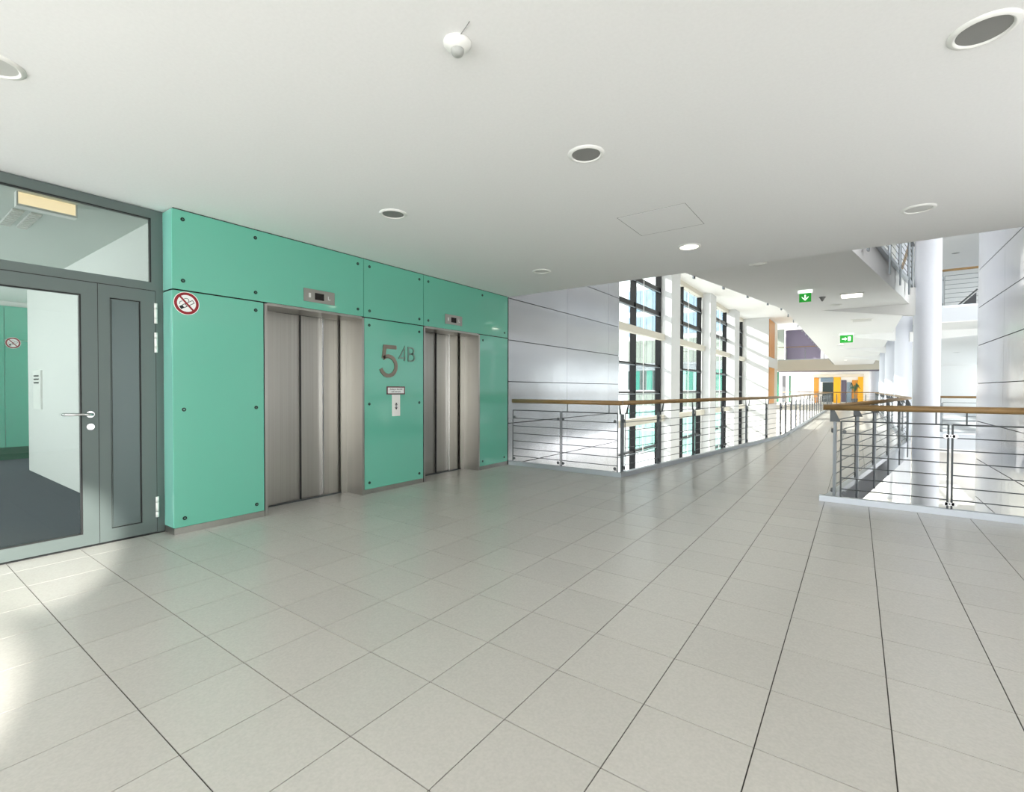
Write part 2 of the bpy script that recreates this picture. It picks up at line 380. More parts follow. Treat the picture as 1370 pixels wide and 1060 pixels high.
obj('plate', B(XW, XW+.006, 4.009, 4.138, .92, 1.19), 'plastic', cb)
arr = MB(); ar2 = MB(); arr.prism([(XW+.006, 4.052, 1.062), (XW+.006, 4.094, 1.062), (XW+.006, 4.073, 1.092)], (.003, 0, 0)); ar2.prism([(XW+.006, 4.052, 1.03), (XW+.006, 4.073, 1.0), (XW+.006, 4.094, 1.03)], (.003, 0, 0))
obj('arrow', arr, 'signk', cb); obj('arrow', ar2, 'signk', cb); obj('button_ring', MB().cyl((XW+.006, 4.073, 1.046), (XW+.0085, 4.073, 1.046), .014, 14), 'steelp', cb)

# ---- no smoking sign
def nosmoke(label, cpos, R, face):                              # face +1: faces +X
    y, z, x = cpos
    S = thing('no_smoking_sign', label, 'sign', (x, y, z-R))
    obj('disc', MB().cyl((x, y, z), (x+.002*face, y, z), R, 40), 'signw', S)
    ring = MB(); R0, R1 = R*.73, R*.95
    for i in range(40):
        a, b = 2*math.pi*i/40, 2*math.pi*(i+1)/40
        ring.prism([(x+.002*face, y+r*math.cos(t), z+r*math.sin(t)) for r, t in ((R0, a), (R1, a), (R1, b), (R0, b))], (.0008*face, 0, 0))
    stroke(ring, [(y-.74*R*math.cos(math.radians(48)), z+.74*R*math.sin(math.radians(48))), (y+.74*R*math.cos(math.radians(48)), z-.74*R*math.sin(math.radians(48)))], R*.15, x+.0022*face, x+.0034*face)
    obj('red_ring', ring, 'red', S)
    cg = MB(); ca, sa = math.cos(math.radians(32)), math.sin(math.radians(32))
    def loc(u, v): return (y+R*(u*ca-v*sa), z+R*(u*sa+v*ca)-.12*R)
    for a, b in (((-.32, .13), (.62, .13)), ((-.32, -.13), (.62, -.13)), ((.62, -.13), (.62, .13)), ((-.32, -.13), (-.32, .13)), ((-.05, -.13), (-.05, .13))):
        stroke(cg, [loc(*a), loc(*b)], R*.05, x+.002*face, x+.0026*face)
    stroke(cg, [loc(-.58, 0), loc(-.33, 0)], R*.28, x+.002*face, x+.0026*face)
    stroke(cg, arc(y-.02*R, z+.28*R, .2*R, .16*R, 140, -40, 8), R*.045, x+.002*face, x+.0026*face)
    stroke(cg, [loc(-.45, .28), loc(-.30, .46), loc(-.12, .42)], R*.045, x+.002*face, x+.0026*face)
    obj('cigarette', cg, 'signk', S)
    return S
nosmoke('round no smoking sign on the green panel beside the door hinges', (1.739, 2.004, XW), .1, 1)

# ================================================================== GLAZED DOOR
door = sthing('door_1', 'grey metal double door with glazed leaf, solid side leaf and glazed transom', (XD, .85, 0))
fr = MB(); X0, X1 = -5.01, XD
fr.box(X0, X1, .05, .10, 0, 2.805); fr.box(X0, X1, 1.578, 1.632, 0, 2.805); fr.box(X0, X1, .10, 1.578, 2.73, 2.805); fr.box(X0, X1, .10, 1.578, 2.111, 2.18)
fr.box(X0, X1, 1.548, 1.578, 2.18, 2.73); fr.box(X0, X1, .10, .13, 2.18, 2.73)
obj('frame', fr, 'frame', door)
tl = obj('transom_pane', B(-4.985, -4.975, .13, 1.548, 2.18, 2.73), 'dglass', door)
g = MB(); g.box(-4.99, XD-.004, .13, 1.548, 2.722, 2.73).box(-4.99, XD-.004, 1.540, 1.548, 2.18, 2.722).box(-4.99, XD-.004, .13, .138, 2.18, 2.722)
obj('gasket', g, 'gasket', tl)
lf = obj('glazed_leaf', MB().box(X0, XD, .104, .205, .012, 2.105).box(X0, XD, 1.083, 1.183, .012, 2.105).box(X0, XD, .205, 1.083, 2.004, 2.105).box(X0, XD, .205, 1.083, .012, .106), 'frame', door)
obj('pane', B(-4.985, -4.975, .205, 1.083, .106, 2.004), 'dglass', lf)
g = MB(); g.box(-4.99, XD-.004, .205, 1.083, 1.995, 2.004).box(-4.99, XD-.004, 1.073, 1.083, .106, 1.995).box(-4.99, XD-.004, .205, .214, .106, 1.995).box(-4.99, XD-.004, .214, 1.073, .106, .113)
obj('gasket', g, 'gasket', lf)
hd = MB(); hd.cyl((XD, 1.131, 1.056), (XD+.012, 1.131, 1.056), .026, 20); hd.cyl((XD+.01, 1.131, 1.056), (XD+.055, 1.131, 1.056), .0105, 12)
hd.tube([(XD+.055, 1.140, 1.056), (XD+.06, 1.10, 1.058), (XD+.06, .985, 1.060), (XD+.045, .972, 1.060), (XD+.012, .968, 1.060)], .0105, 12)
obj('lever_handle', hd, 'steelp', lf, smooth=True)
lk = MB().cyl((XD, 1.132, .957), (XD+.011, 1.132, .957), .025, 20); lk.box(XD+.010, XD+.016, 1.127, 1.137, .937, .962)
obj('lock_rosette', lk, 'steelp', lf)
sl = obj('side_leaf', MB().box(X0, XD, 1.187, 1.262, .012, 2.105).box(X0, XD, 1.470, 1.574, .012, 2.105).box(X0, XD, 1.262, 1.470, 2.004, 2.105).box(X0, XD, 1.262, 1.470, .012, .112).box(X0, -4.966, 1.262, 1.470, .112, 2.004), 'frame', door)
obj('raised_panel', MB().box(-4.966, -4.957, 1.276, 1.456, .127, 1.989), 'framed', sl)
g = MB(); g.box(-4.9659, -4.961, 1.262, 1.267, .112, 2.004).box(-4.9659, -4.961, 1.463, 1.470, .112, 2.004).box(-4.9659, -4.961, 1.267, 1.463, 1.998, 2.004).box(-4.9659, -4.961, 1.267, 1.463, .112, .117)
obj('groove', g, 'gasket', sl)
for z0, z1 in ((1.826, 2.0), (1.575, 1.748), (.142, .319)):
    hz = MB(); t3 = (z1-z0)
    for f0, f1 in ((0, .27), (.285, .715), (.73, 1)): hz.cyl((XD+.010, 1.575, z0+t3*f0), (XD+.010, 1.575, z0+t3*f1), .0125, 12)
    obj('hinge', hz, 'plastic', sl, smooth=True)
obj('threshold', B(-5.01, -4.94, .1, 1.63, 0, .008), 'gasket', door)
obj('shadow_gap', MB().box(-4.975, -4.9515, 1.183, 1.187, .012, 2.105).box(-4.975, -4.9515, 1.574, 1.578, .012, 2.105).box(-4.975, -4.9515, .1, 1.578, 2.105, 2.111), 'gasket', door)
struct('wall_left_rear', 'plain pale wall on the handle side of the glazed door', B(-5.2, XD, -4.5, .05, 0, ZC), 'inwall')
# ---- corridor behind the door
struct('floor_corridor', 'dark blue carpet floor of the corridor behind the glass door', B(-13.2, -5.08, -1.6, 3.2, -.4, 0), 'carpet')
struct('ceiling_corridor', 'pale corridor ceiling behind the glazed transom', B(-13.2, -5.01, -1.6, 3.2, 2.785, 3.55), 'inceil')
struct('wall_corridor_right', 'white wall running back behind the glass door', B(-10.33, -5.01, 1.634, 1.66, 0, 2.785), 'inwall')
#struct('wall_corridor_left', 'white corridor wall on the far side behind the glass door', B(-13.2, -5.01, -1.6, -1.5, 0, 2.785), 'inwall')
gi = sthing('wall_corridor_end', 'green glass end wall of the carpeted corridor', (-12.1, 1.8, 0))
obj('glass_panel', B(-12.12, -12.1, .9, 1.62, .22, 2.70), 'green', gi); obj('glass_panel', B(-12.12, -12.1, 1.625, 3.15, .22, 2.1), 'green', gi); obj('glass_panel', B(-12.12, -12.1, 1.625, 3.15, 2.11, 2.7), 'green', gi)
obj('plinth', B(-12.12, -12.09, .9, 3.15, 0, .22), 'dgreen', gi); obj('end_wall', B(-13.2, -12.12, -1.5, 3.2, 0, 2.785), 'inwall', gi)
nosmoke('round no smoking sign on the corridor end wall behind the glass door', (1.728, 2.058, -12.1), .1, 1)
isw = thing('wall_intercom', 'white wall intercom with three dark slots inside the corridor', 'intercom', (-9.6, 1.634, .96))
obj('housing', B(-9.87, -9.41, 1.612, 1.634, .96, 1.52), 'plastic', isw)
for k in range(3): obj('slot', B(-9.80, -9.52, 1.606, 1.612, 1.33+k*.05, 1.35+k*.05), 'signk', isw)
bl = thing('light_box', 'warm glowing rectangular ceiling light box seen through the transom', 'lamp', (-5.3, .957, 2.68))
obj('diffuser', B(-5.33, -5.27, .79, 1.125, 2.69, 2.78), 'lampwarm', bl); obj('housing', MB().box(-5.34, -5.262, .78, 1.135, 2.672, 2.69).box(-5.34, -5.262, .78, .79, 2.69, 2.785).box(-5.34, -5.262, 1.125, 1.135, 2.69, 2.785), 'plastic', bl)
for yy, lb in ((.872, 'louvred ceiling lamp strip in the corridor further from the white wall'), (.982, 'louvred ceiling lamp strip in the corridor nearer the white wall')):
    lv = thing('louvre_lamp', lb, 'lamp', (-6.1, yy, 2.76))
    obj('tray', B(-6.41, -5.8, yy-.036, yy+.036, 2.775, 2.785), 'frost', lv)
    for k in range(9): obj('louvre', B(-6.40+k*.073, -6.394+k*.073, yy-.033, yy+.033, 2.762, 2.775), 'plastic', lv)

# ================================================================== CEILING FITTINGS
def ring(c, r0, r1, h_): return MB().lathe(c, [(r0, 0), (r0, -h_*.4), (r0+.008, -h_), (r1-.02, -h_), (r1, -h_*.3), (r1, 0)], 36)
def downlight(x, y, z, label, kind='grille', R=.12, group=None, power=70):
    D = thing('downlight', label, 'downlight', (x, y, z), group)
    obj('trim_ring', ring((x, y, z), R*.76, R, .012), 'plastic', D, smooth=True)
    obj('diffuser', MB().cyl((x, y, z-.004), (x, y, z-.001), R*.77, 32), {'grille': 'grille', 'lit': 'lamp', 'frost': 'frost'}[kind], D)
    return D
GR = 'downlights in the lobby ceiling'
downlight(-1.458, 2.852, ZC, 'dark-faced round downlight in the lobby ceiling beyond the motion sensor', 'grille', group=GR)
downlight(.426, 2.864, ZC, 'dark-faced round downlight in the lobby ceiling furthest from the lifts', 'grille', group=GR)
downlight(-3.335, 2.834, ZC, 'dark-faced round downlight in the ceiling in front of the lift nearer the door', 'grille', group=GR)
downlight(-3.365, 5.332, ZC, 'pale round downlight in the ceiling in front of the lift nearer the atrium', 'frost', group=GR)
downlight(.412, 5.344, ZC, 'pale round downlight in the lobby ceiling near the railing that meets the bridge corner', 'frost', group=GR)
downlight(-1.485, 5.336, ZC, 'brightly lit round downlight beside the ceiling access hatch', 'lit', group=GR)
downlight(-3.36, .42, ZC, 'pale round downlight in the ceiling in front of the grey door', 'frost', group=GR)
ms = thing('motion_sensor', 'white ceiling motion sensor with grey dome lens', 'sensor', (-1.461, 1.608, ZC-.06))
obj('base', MB().lathe((-1.461, 1.608, ZC), [(.0, 0), (.062, 0), (.062, -.010), (.050, -.022), (.034, -.032), (.030, -.034), (.0, -.034)], 32), 'plastic', ms, smooth=True)
obj('dome_lens', MB().lathe((-1.461, 1.608, ZC-.033), [(.03, 0), (.029, -.010), (.024, -.020), (.014, -.027), (.0, -.029)], 24), 'lens', ms, smooth=True)
obj('cable', MB().tube([(-1.425, 1.58, ZC-.004), (-1.39, 1.565, ZC-.006), (-1.335, 1.543, ZC-.003)], .0018, 6), 'grille', ms)

# ================================================================== ATRIUM: METAL WALLS
JZ = [-3.6+.7*k-.01+.1 for k in range(0)]
def metal_wall(name, label, x, xs, ys, zs, face):
    W = sthing(name, label, (x, ys[0], zs[0]))
    d = .02*face
    obj('backing', B(min(x-d, x-.6*face), max(x-d, x-.6*face), ys[0], ys[-1], zs[0], zs[-1]), 'joint', W)
    for i in range(len(ys)-1):
        for j in range(len(zs)-1):
            obj('metal_panel', B(min(x, x-d), max(x, x-d), ys[i]+.003, ys[i+1]-.003, zs[j]+.006, zs[j+1]-.006), 'alu', W)
    return W
ZL = [-3.51+.7*k for k in range(15)]; ZL[0] = -3.6; ZL[-1] = 6.65
wa = metal_wall('wall_atrium_left', 'aluminium panel wall of the lift core facing the void', XW, None, [6.49, 8.50, 10.48, 11.09], ZL, 1)
obj('end_panel', B(-7.3, XW-.02, 11.07, 11.09, -3.6, 6.65), 'cladw', wa)
metal_wall('wall_atrium_right', 'shiny aluminium panel wall opposite the lift core mirroring the round column', 1.82, None, [6.5, 8.42, 10.36, 12.35], ZL, -1)
struct('wall_right_return', 'white end of the aluminium wall facing the gallery', B(1.84, 2.6, 12.30, 12.36, -3.6, 6.65), 'cladw')
struct('wall_added_lobby_side', 'added unseen white wall opposite the lifts shaping the lobby light', MB().box(3.2, 3.3, 4.25, 6.5, 0, ZC).box(3.2, 3.3, -1.5, 2.95, 0, ZC), 'white')  # added out of view; its solid parts and gap shape the lobby light
struct('wall_lobby_right', 'white wall at the end of the lobby railing', B(1.84, 3.2, 6.45, 6.55, -.4, ZC), 'white')

# ================================================================== CURTAIN WALL WITH FINS
FINS = [(21.25, 22.55), (28.15, 29.5), (34.75, 36.3)]
for k, (a, b) in enumerate(FINS):
    tag(obj('wall_fin', B(-7.35, -6.65, a, b, -3.6, 6.65), 'pier'), ['white wall pier between the first and second atrium windows from the aluminium wall', 'white wall pier between the second and third atrium windows from the aluminium wall', 'white wall pier beside the striped far end wall'][k], 'pier', 'white piers along the window wall', 'structure')
struct('wall_window_side', 'white wall before the first tall atrium window', B(-7.5, -7.1, 11.09, 15.1, -3.6, 6.65), 'white')
TR = [-3.6, -2.4, -1.2, 0, 1.15, 2.3, 3.58, 4.62, 5.68, 6.5]
def window(idx, y0, y1, muls, label):
    W = sthing('window_%d' % idx, label, (-7.2, (y0+y1)/2, -3.6))
    for y in muls: obj('mullion', B(-7.34, -7.10, y-.035, y+.035, -3.6, 6.65), 'black', W)
    for z in TR[1:-1]:
        if z in (0, 3.58): obj('edge_beam', MB().box(-7.12, -6.93, y0, y1, z-.14, z+.13), 'beige', W)
        else:
            hh = .09 if z > 4 else .035
            t = obj('transom', B(-7.30, -7.14, y0, y1, z-hh, z+hh), 'black', W)
            obj('transom_rail', B(-7.14, -7.11, y0, y1, z-hh-.05, z-hh-.015), 'extg', t)
    obj('head', B(-7.34, -7.05, y0, y1, 6.42, 6.65), 'beige', W)
    ed = [y0] + [q for q in muls if y0+.1 < q < y1-.1] + [y1]
    for i in range(len(ed)-1):
        for j in range(len(TR)-1): obj('pane', B(-7.245, -7.235, ed[i]+.03, ed[i+1]-.03, TR[j]+.04, TR[j+1]-.04), 'glass', W)
    for q in ed[:-1]:
        yy = q+.62
        if yy < y1: obj('tie_rod', MB().cyl((-7.02, yy, -3.6), (-7.02, yy, 6.42), .014, 6), 'plastic', W)
    return W
window(1, 15.1, 21.25, [15.15, 18.25, 21.2], 'tall black-framed window next to the aluminium panel wall')
window(2, 22.55, 28.15, [24.6, 28.0], 'tall black-framed window between two white piers')
window(3, 29.5, 34.75, [31.5, 34.4], 'narrow-looking tall black-framed window further along the atrium')
window(4, 36.3, 40, [36.4, 39.9], 'last tall window next to the striped end wall')
# ---- far end wall
fe = sthing('wall_far_left', 'pale clad end wall striped by sunlight at the far atrium end', (-6.3, 40, -3.6))
zs = [-3.6] + [-.87+.777*k for k in range(9)] + [6.65]
for j in range(len(zs)-1): obj('cladding_panel', B(-7.35, -5.34, 40, 40.02, zs[j]+.012, zs[j+1]-.012), 'cladw', fe)
obj('backing', B(-7.35, -5.36, 40.02, 45, -3.6, 6.65), 'cladw', fe)
for z0, z1 in ((.2, 2.95), (3.75, 6.55)):
    obj('wood_panel', B(-5.37, -5.33, 40.4, 43.2, z0, z1), 'panelwood', fe)
    obj('side_panel', B(-5.36, -5.335, 43.25, 44.9, z0, z1), 'beige', fe)
obj('floor_band', B(-5.36, -5.33, 40.1, 45, 2.98, 3.72), 'cladw', fe)
# ---- roof
struct('ceiling_atrium', 'white atrium ceiling above the tall windows', B(-7.5, 9, 6.5, 62, 6.65, 6.9), 'roofw')
struct('floor_atrium', 'pale stone floor at the bottom of the atrium', B(-7.5, 9, 6.5, 62, -3.8, -3.6), 'ground')
struct('wall_lobby_edge', 'slab edge wall under the lobby floor', B(-5.3, 5, 6.2, 6.49, -3.6, -.41), 'conc')

# ================================================================== UPPER BRIDGE
UB = [(-2.61, 6.52), (-1.44, 13.2), (-1.40, 45.05), (1.0, 45.05), (.95, 14.0), (-.36, 6.52)]
ub = thing('upper_bridge', 'white underside of the footbridge one storey above the tiled bridge', 'bridge', (-.5, 20, 3.2), kind='structure')
obj('deck_slab', MB().prism([(x, y, 3.2) for x, y in reversed(UB)], (0, 0, .4)), 'white', ub)
COLY = [14.05, 20.75, 27.4, 34.2]
for y in COLY:
    bm_ = MB().prism([(-.73, y-.1, 3.2), (1.25, y-.1, 3.2), (1.25, y-.1, 2.90)], (0, .2, 0)); obj('tapered_beam', bm_, 'white', ub)
    obj('beam_stub', B(.90, 1.25, y-.1, y+.1, 3.2, 3.56), 'white', ub)
for k, y in enumerate(COLY):
    tag(obj('column', MB().cyl((1.26, y, -3.6), (1.26, y, 6.65), .235, 40), 'colw', smooth=True), ['round white column nearest the shiny aluminium wall', 'round white column second along the bridge from the aluminium wall', 'round white column third along the bridge from the aluminium wall', 'round white column nearest the far gallery'][k], 'column', 'round columns along the bridge', 'structure')
# ceiling fittings under the bridge
GU = 'fittings under the upper bridge'
downlight(-1.242, 8.208, 3.2, 'round white downlight under the upper bridge close to the lobby edge', 'frost', .13, GU)
downlight(-.41, 13.17, 3.2, 'round white downlight under the upper bridge next to the first tapered beam', 'frost', .12, GU)
downlight(-.55, 24.5, 3.2, 'lit round downlight under the upper bridge past the second exit sign', 'lit', .14, GU)
downlight(-.6, 38.0, 3.2, 'lit round downlight under the upper bridge near the far gallery', 'lit', .16, GU)
rl = thing('square_light', 'flat rectangular white ceiling light under the upper bridge', 'lamp', (-.1, 12.0, 3.19))
obj('frame', B(-.30, .10, 11.72, 12.22, 3.18, 3.2), 'plastic', rl); obj('diffuser', B(-.27, .07, 11.76, 12.18, 3.176, 3.18), 'lamp', rl)
r3 = thing('square_light', 'flat rectangular white ceiling light beyond the first tapered beam', 'lamp', (.1, 16.4, 3.19))
obj('frame', B(-.15, .35, 16.1, 16.7, 3.18, 3.2), 'plastic', r3); obj('diffuser', B(-.11, .31, 16.15, 16.65, 3.176, 3.18), 'frost', r3)
sd = thing('smoke_detector', 'small grey cone-shaped smoke detector near the exit sign', 'detector', (-.605, 11.9, 3.1))
obj('base', MB().cyl((-.6, 11.9, 3.185), (-.6, 11.9, 3.2), .06, 20), 'grille', sd); obj('cone', MB().cyl((-.6, 11.9, 3.185), (-.6, 11.9, 3.11), .05, 20, .012), 'grille', sd)
def exit_sign(x, y, z1, w_, h_, label, kind):
    S = thing('exit_sign', label, 'exit sign', (x, y, z1-h_))
    obj('housing', B(x-w_/2-.02, x+w_/2+.02, y-.03, y+.03, z1, z1+.05), 'exitw', S)
    if z1+.05 < 3.19: obj('hanger', MB().cyl((x, y, z1+.05), (x, y, 3.2), .012, 8), 'plastic', S)
    obj('panel', B(x-w_/2, x+w_/2, y-.012, y+.012, z1-h_, z1), 'exitg', S)
    ar = MB(); yy = y-.012; c = z1-h_/2
    if kind == 'down':
        ar.prism([(x-.012, yy, c+h_*.3), (x+.012, yy, c+h_*.3), (x+.012, yy, c-h_*.1), (x-.012, yy, c-h_*.1)], (0, -.002, 0))
        ar.prism([(x, yy, c-h_*.36), (x+.055, yy, c-.0), (x+.055, yy, c+.022), (x, yy, c-h_*.22)], (0, -.002, 0))
        ar.prism([(x, yy, c-h_*.36), (x-.055, yy, c-.0), (x-.055, yy, c+.022), (x, yy, c-h_*.22)], (0, -.002, 0))
    else:
        ar.prism([(x-.13, yy, c+.02), (x-.03, yy, c+.02), (x-.03, yy, c-.02), (x-.13, yy, c-.02)], (0, -.002, 0))
        ar.prism([(x-.04, yy, c+.06), (x+.02, yy, c), (x-.04, yy, c-.06)], (0, -.002, 0))
        ar.prism([(x+.04, yy, c+.07), (x+.12, yy, c+.07), (x+.12, yy, c-.07), (x+.04, yy, c-.07)], (0, -.002, 0))
    obj('arrow', ar, 'exitw', S)
exit_sign(-.83, 10.9, 3.14, .2, .17, 'green exit sign with downward arrow under the upper bridge', 'down')
exit_sign(-.30, 20.0, 3.14, .36, .26, 'green exit sign with sideways arrow further along the bridge', 'side')

# ================================================================== RAILINGS
BARZ = [.78, .655, .53, .405, .28, .155]
def seg_pts(path, s):
    for i in range(len(path)-1):
        a, b = Vector(path[i]), Vector(path[i+1]); L = (b-a).length
        if s <= L+1e-6 or i == len(path)-2: t = (b-a).normalized(); return a+t*s, t
        s -= L
def railing(label, path, z, posts, outward, hang=.28, wood='wood', ext=0., bars=True, group=None, detail=True, postw=.065, pair=False):
    a = Vector(path[0]); R = thing('railing', label, 'railing', (a.x, a.y, z), group)
    cu = MB(); hr = []
    for i in range(len(path)-1): cu.along(path[i], path[i+1], 0, .07*outward, z-.005, z+.065)
    obj('curb', cu, 'curb', R)
    pp = [Vector(p) for p in path]
    t0 = (pp[1]-pp[0]).normalized(); t1 = (pp[-1]-pp[-2]).normalized()
    pp[0] = pp[0]-t0*ext
    off = [Vector((-t.y, t.x))*.045*outward for t in (t0, t1)]
    hp = [p+(off[0] if i < len(pp)-1 else off[1]) for i, p in enumerate(pp)]
    obj('handrail', MB().tube([(p.x, p.y, z+1.067) for p in hp], .033, 14), wood, R, smooth=True)
    prev = None
    for s in posts:
        p, t = seg_pts(path, s); n = Vector((-t.y, t.x))*outward; c = p+n*.075; hw = postw/2
        po = obj('post', MB().prism([(c.x+t.x*q*hw+n.x*e_, c.y+t.y*q*hw+n.y*e_, z-hang) for q, e_ in ((-1, -.012), (1, -.012), (1, .012), (-1, .012))], (0, 0, hang+.90)), 'rail', R)
        h0 = c-n*.03
        wg = MB().prism([(h0.x-n.x*.02-t.x*.006, h0.y-n.y*.02-t.y*.006, z+.90), (h0.x+n.x*.085-t.x*.006, h0.y+n.y*.085-t.y*.006, z+.90), (h0.x+n.x*.018-t.x*.006, h0.y+n.y*.018-t.y*.006, z+1.045), (h0.x-n.x*.018-t.x*.006, h0.y-n.y*.018-t.y*.006, z+1.045)], tuple(t*.012)+(0,))
        if pair:
            for q in (-1, 1):
                e0, e1 = p+t*(q*.085)+n*.05, p+t*(q*.125)+n*.042
                wg = MB().prism([(e0.x-t.x*.025, e0.y-t.y*.025, z+.90), (e0.x+t.x*.025, e0.y+t.y*.025, z+.90), (e1.x+t.x*.008, e1.y+t.y*.008, z+1.045), (e1.x-t.x*.008, e1.y-t.y*.008, z+1.045)], tuple(n*.01)+(0,))
                obj('bracket', wg, 'raild', po)
        else: obj('bracket', wg, 'raild', po)
        if detail:
            for zz in (.80, .115):
                q = c-n*.012; obj('clamp_disc', MB().cyl((q.x, q.y, z+zz), (q.x-n.x*.02, q.y-n.y*.02, z+zz), .026, 12), 'raild', po)
        if prev is not None:
            (p0, t0_, c0) = prev; a3 = c0+t0_*(.045); b3 = c-t*(.045); d = (b3-a3).normalized()
            fm = MB(); q0 = lambda v, zz: (v.x-n.x*.02, v.y-n.y*.02, z+zz)
            fm.cyl(q0(a3, .91), q0(b3, .91), .007, 6)
            if detail:
                fm.cyl(q0(a3, .07), q0(a3, .91), .007, 6); fm.cyl(q0(b3, .07), q0(b3, .91), .007, 6)
            f = obj('infill_frame', fm, 'raild', R)
            if bars:
                for bz in BARZ: obj('bar', MB().cyl(q0(a3, bz), q0(b3, bz), .0055, 6), 'raild', f)
        prev = (p, t, c)
    return R
# front railings at the lobby edge (stile pairs, no flat posts)
def front_rail(label, x0, x1, stiles, curbx, rods, xa, xb, plate):
    z = 0; y = 6.5
    R = thing('railing', label, 'railing', ((x0+x1)/2, y, 0))
    obj('curb', B(curbx[0], curbx[1], 6.462, 6.53, -.02, .065), 'curb', R)
    obj('handrail', MB().tube([(x0, y, 1.067), (x1, y, 1.067)], .033, 16), 'wood', R, smooth=True)
    ed = [xa] + stiles + [xb]; pan = [(ed[i], ed[i+1]) for i in range(0, len(ed), 2)]
    for a, b in pan:
        fm = MB().cyl((a, y, .915), (b, y, .915), .008, 8); fm.cyl((a, y, .06), (a, y, .915), .0085, 8); fm.cyl((b, y, .06), (b, y, .915), .0085, 8)
        f = obj('infill_frame', fm, 'raild', R)
        for bz in BARZ: obj('bar', MB().cyl((a, y, bz), (b, y, bz), .006, 6), 'raild', f)
    for x in rods: obj('support_rod', MB().cyl((x, y, .915), (x, y, 1.04), .007, 8), 'raild', R)
    for i in range(0, len(stiles), 2):
        c = (stiles[i]+stiles[i+1])/2
        for zz in (.80, .115):
            if plate:
                cp = MB()
                for s in (-1, 1): cp.cyl((c+s*.035, y-.013, zz), (c+s*.035, y-.008, zz), .022, 16)
                cp.box(c-.035, c+.035, y-.013, y-.008, zz-.015, zz+.015)
                o = obj('clamp_plate', cp, 'steelp', R); obj('bolt', MB().cyl((c, y-.018, zz), (c, y-.013, zz), .008, 10), 'raild', o)
            else:
                for s in (-1, 1): obj('clamp_disc', MB().cyl((c+s*.045, y-.02, zz), (c+s*.045, y-.008, zz), .022, 14), 'raild', R)
    return R
fl = front_rail('railing with wooden handrail between the aluminium wall and the bridge', -4.66, -2.72, [-3.745, -3.718], (-4.72, -2.72), [-3.62, -2.93], -4.655, -2.795, False)
for x, s in ((-4.655, 1), (-2.795, -1)):
    for zz in (.80, .115): obj('clamp_disc', MB().cyl((x+s*.035, 6.48, zz), (x+s*.035, 6.492, zz), .022, 14), 'raild', fl)
frr = front_rail('thick wooden handrail railing between the bridge corner and the shiny aluminium wall', -.305, 1.80, [.757, .789], (-.335, 1.81), [.663, .892], -.135, 1.78, True)
for zz in (.80, .115): obj('clamp_disc', MB().cyl((-.105, 6.487, zz), (-.105, 6.492, zz), .02, 14), 'raild', frr)
LP = [(-2.72, 6.52), (-1.545, 14.6), (-1.45, 45)]
L1 = math.hypot(1.175, 8.08)
lposts = [.10, 1.21, 2.57, 3.95, 5.40, 6.83, 8.05] + [L1+.75+1.36*k for k in range(22)]
railing('long railing along the window side of the tiled bridge', LP, 0, lposts, 1, hang=.1, pair=True)
RP = [(-.285, 6.52), (1.02, 15.2), (1.02, 44.9)]
L2 = math.hypot(1.305, 8.68)
railing('long railing along the column side of the tiled bridge', RP, 0, [.10, 1.54, 3.06, 4.69, 6.39, 8.0] + [L2+1.0+1.7*k for k in range(16)], -1, hang=.30)
# upper bridge railings
ULP = [(-2.58, 6.6), (-1.41, 13.2), (-1.37, 45)]
railing('railing along the window side of the upper bridge', [(x-.0, y) for x, y in ULP], 3.6, [.75, 2.0, 3.25, 4.48, 5.7, 6.65] + [6.7+1.3*(k+1) for k in range(23)], 1, hang=.42, detail=False)
URP = [(-.33, 6.6), (.92, 13.9), (.95, 17.5)]
railing('railing along the column side of the upper bridge', URP, 3.6, [.8, 2.2, 4.2, 5.45, 6.75, 7.6], -1, hang=.30, postw=.1)

# ================================================================== RIGHT-HAND GALLERY BEYOND THE ALUMINIUM WALL
rg = sthing('floor_gallery_right', 'white gallery slabs beyond the shiny aluminium wall', (5, 18.2, -.4))
obj('lower_slab', B(1.62, 9, 18.2, 50, -.4, 0), 'conc', rg); obj('upper_slab', B(1.62, 9, 18.2, 50, 3.2, 3.6), 'conc', rg)
obj('soffit_panel', B(1.63, 9, 18.21, 50, 3.18, 3.2), 'roofw', rg)
obj('haunch_beam', MB().prism([(1.4, 20.5, 3.18), (6, 20.5, 3.18), (1.4, 20.5, 2.86)], (0, .5, 0)), 'white', rg)
struct('wall_gallery_end', 'white end wall of the side gallery beyond the round column', B(1.62, 9, 50, 50.2, -3.6, 6.65), 'white')
railing('railing at the edge of the side gallery beyond the round column on the lobby level', [(1.66, 18.25), (7, 18.25)], 0, [.3, 1.7, 3.1, 4.5], 1, hang=.1)
railing('railing at the edge of the side gallery beyond the round column on the upper level', [(1.66, 18.25), (7, 18.25)], 3.6, [.3, 1.7, 3.1, 4.5], 1, hang=.3)
downlight(4.1, 33.0, 3.18, 'round grey downlight under the side gallery beyond the round column ceiling', 'grille', .2)
downlight(3.1, 25.5, 6.65, 'round grey downlight in the atrium ceiling above the side gallery beyond the round column', 'grille', .16)
stq = thing('stair_flight', 'dark grey stair flank on the upper side gallery beyond the round column', 'stairs', (3.4, 24, 3.6))
obj('flank', MB().prism([(2.95, 23.5, 3.6), (3.42, 23.5, 3.6), (3.42, 23.5, 4.75), (2.95, 23.5, 4.25)], (0, .12, 0)), 'dgrey', stq)
obj('rail', MB().cyl((2.93, 23.45, 4.32), (3.44, 23.45, 4.85), .025, 8), 'raild', stq)
lwq = thing('planter_wall', 'low grey parapet on the upper side gallery beyond the round column', 'parapet', (2.4, 22.5, 3.6))
obj('panel', B(1.9, 2.75, 22.5, 22.6, 3.6, 3.98), 'grille', lwq); obj('coping', B(1.88, 2.77, 22.48, 22.62, 3.98, 4.02), 'conc', lwq)

